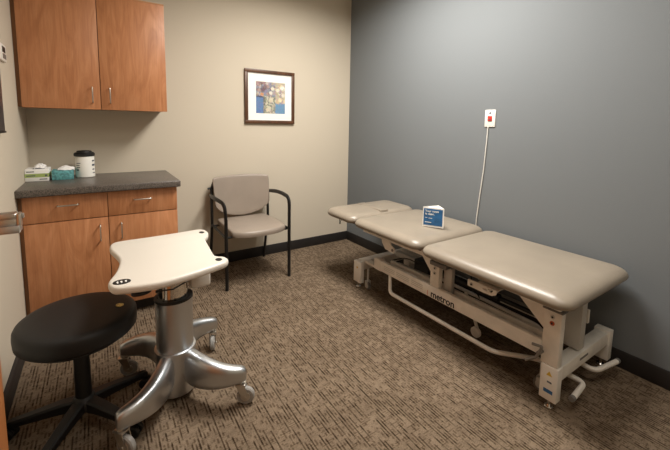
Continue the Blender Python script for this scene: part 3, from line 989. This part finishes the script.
# foot bars running round the base, ends turned outwards at the foot end
bm = BM(); pts = fillet([(1.700, 1.815, .244), (1.700, 1.812, .112), (1.722, 1.02, .105), (1.885, .86, .095), (1.905, .655, .085), (1.755, .640, .085)], .035, 7)
add_tube(bm, pts, .0125, 12); fb = obj('foot_bar', bm, M['cream'], t)
bm = BM(); pts = fillet([(2.205, 1.815, .244), (2.212, 1.812, .112), (2.19, 1.02, .105), (2.06, .86, .095), (2.045, .665, .085), (2.235, .635, .085)], .045, 7)
add_tube(bm, pts, .0125, 12); fb2 = obj('foot_bar', bm, M['cream'], t)
for f, x in ((fb, 1.745), (fb2, 2.243)):
    bm = BM(); add_cyl(bm, (x, .640 if f is fb else .6345, .085), (1, -.05, 0), .0128, .02, 12); obj('tube_plug', bm, M['greyp'], f)
bm = BM()
add_tube(bm, [(1.690, .760, .268), (1.668, .760, .268), (1.655, .762, .268)], .009, 10)
add_tube(bm, fillet([(1.655, .790, .300), (1.655, .745, .308), (1.655, .768, .245), (1.655, .815, .205)], .008, 3), .0065, 10)
obj('clamp_lever', bm, M['clamp'], t)['label'] = 'bare metal clamp lever'
bm = BM(); add_tube(bm, [(1.715, 2.50, .528), (1.700, 2.46, .475)], .003, 8); add_cyl(bm, (1.699, 2.457, .471), (.2, .4, .8), .006, .012, 10); add_tube(bm, [(1.715, 2.44, .528), (1.700, 2.46, .475)], .003, 8)
obj('tilt_lever', bm, M['blackp'], t)
# transport wheels
def wheel(x, y, R=.034):
    bm = BM()
    add_cyl(bm, (x, y, R), (1, 0, 0), R, .022, 26, 1, .005); add_cyl(bm, (x, y, R), (1, 0, 0), R*.6, .026, 18, 0, .001)
    add_box(bm, x+.014, x+.020, y-.014, y+.014, R-.01, R+.045, .002); add_box(bm, x-.020, x-.014, y-.014, y+.014, R-.01, R+.045, .002); add_box(bm, x-.020, x+.020, y-.014, y+.014, R+.037, R+.045, .002); add_cyl(bm, (x, y, R+.09), (0, 0, 1), .008, .10, 10)
    obj('transport_wheel', bm, [M['cream_dull'], M['greyp']], t)
wheel(1.752, 2.125, .030); wheel(2.22, 2.13); wheel(1.79, .80); wheel(2.19, .80)
bm = BM()
add_cyl(bm, (1.915, 1.255, .033), (1, 0, 0), .033, .03, 28, 0, .008)
add_tube(bm, [(1.935, 1.255, .034), (1.935, 1.30, .14), (1.935, 1.36, .25)], .010, 10)
obj('centre_wheel', bm, M['cream'], t)

# ------------------------------------------------------------------ tent card on the table
A = Vector((1.872, 1.692, 0)); B = Vector((1.943, 1.567, 0))
e = (B-A).normalized(); nb = Vector((-e.y, e.x, 0))
if nb.x < 0: nb = -nb
Cc = (A+B)/2+nb*.095+e*.015
z0, z1 = .6115, .749
t = thing('tent_card', 'white three-sided card with blue printed panel standing on the treatment table', 'card', ((A+B+Cc)/3+Vector((0, 0, z0))))
bm = BM()
th = .0012
P3 = [A, B, Cc]
for i in range(3):
    p, q = P3[i], P3[(i+1) % 3]
    d = (q-p).normalized(); nn = Vector((-d.y, d.x, 0))
    ctrd = (A+B+Cc)/3
    if nn.dot(ctrd-p) < 0: nn = -nn
    loft(bm, [[p+Vector((0, 0, z)), q+Vector((0, 0, z)), q+nn*th+Vector((0, 0, z)), p+nn*th+Vector((0, 0, z))] for z in (z0, z1)])
loft(bm, [[A+nb*.004+Vector((0, 0, z)), B+nb*.004+Vector((0, 0, z)), Cc-nb*.004+Vector((0, 0, z))] for z in (z1-.006, z1-.0045)])
card = obj('card', bm, M['paper'], t, flat=True)
def panel(p, q, out, name):
    d = (q-p).normalized(); L = (q-p).length
    bm = BM()
    a, b = p+d*L*.045, q-d*L*.06
    loft(bm, [[a+out*k+Vector((0, 0, z)) for a, k, z in ((a, .0002, z0+.012), (b, .0002, z0+.012), (b, .0002, z1-.010), (a, .0002, z1-.010))],
              [a+out*k+Vector((0, 0, z)) for a, k, z in ((a, .001, z0+.012), (b, .001, z0+.012), (b, .001, z1-.010), (a, .001, z1-.010))]])
    return obj(name, bm, M['blue'], t, flat=True)
pn = panel(A, B, -nb, 'blue_panel')
def fmw(dx, z):
    return frame_mw(A+e*dx-nb*.0012+Vector((0, 0, z)), e, (0, 0, 1))
text_part('panel_lettering', 'Your room\nis clean.', .0200, M['paper'], pn, fmw(.017, .717))
bm = BM()
def strip(bm, dx0, dx1, za, zb):
    o = -nb*.0011
    loft(bm, [[A+e*x+o*k+Vector((0, 0, z)) for x, z in ((dx0, za), (dx1, za), (dx1, zb), (dx0, zb))] for k in (.9, 1.3)])
for q in ((.017, .032, .674, .677), (.040, .066, .672, .675), (.017, .060, .642, .646)):
    bm = BM(); strip(bm, *q); obj('small_print', bm, M['paper'], pn)

# ------------------------------------------------------------------ world and view
w = bpy.data.worlds.new('world'); S.world = w
w.use_nodes = True
w.node_tree.nodes['Background'].inputs['Color'].default_value = (.5, .48, .45, 1)
w.node_tree.nodes['Background'].inputs['Strength'].default_value = .1
vs = S.view_settings
vs.view_transform = 'Standard'
vs.look = 'None'
vs.gamma = 1
vs.use_curve_mapping = False
vs.exposure = 0.57
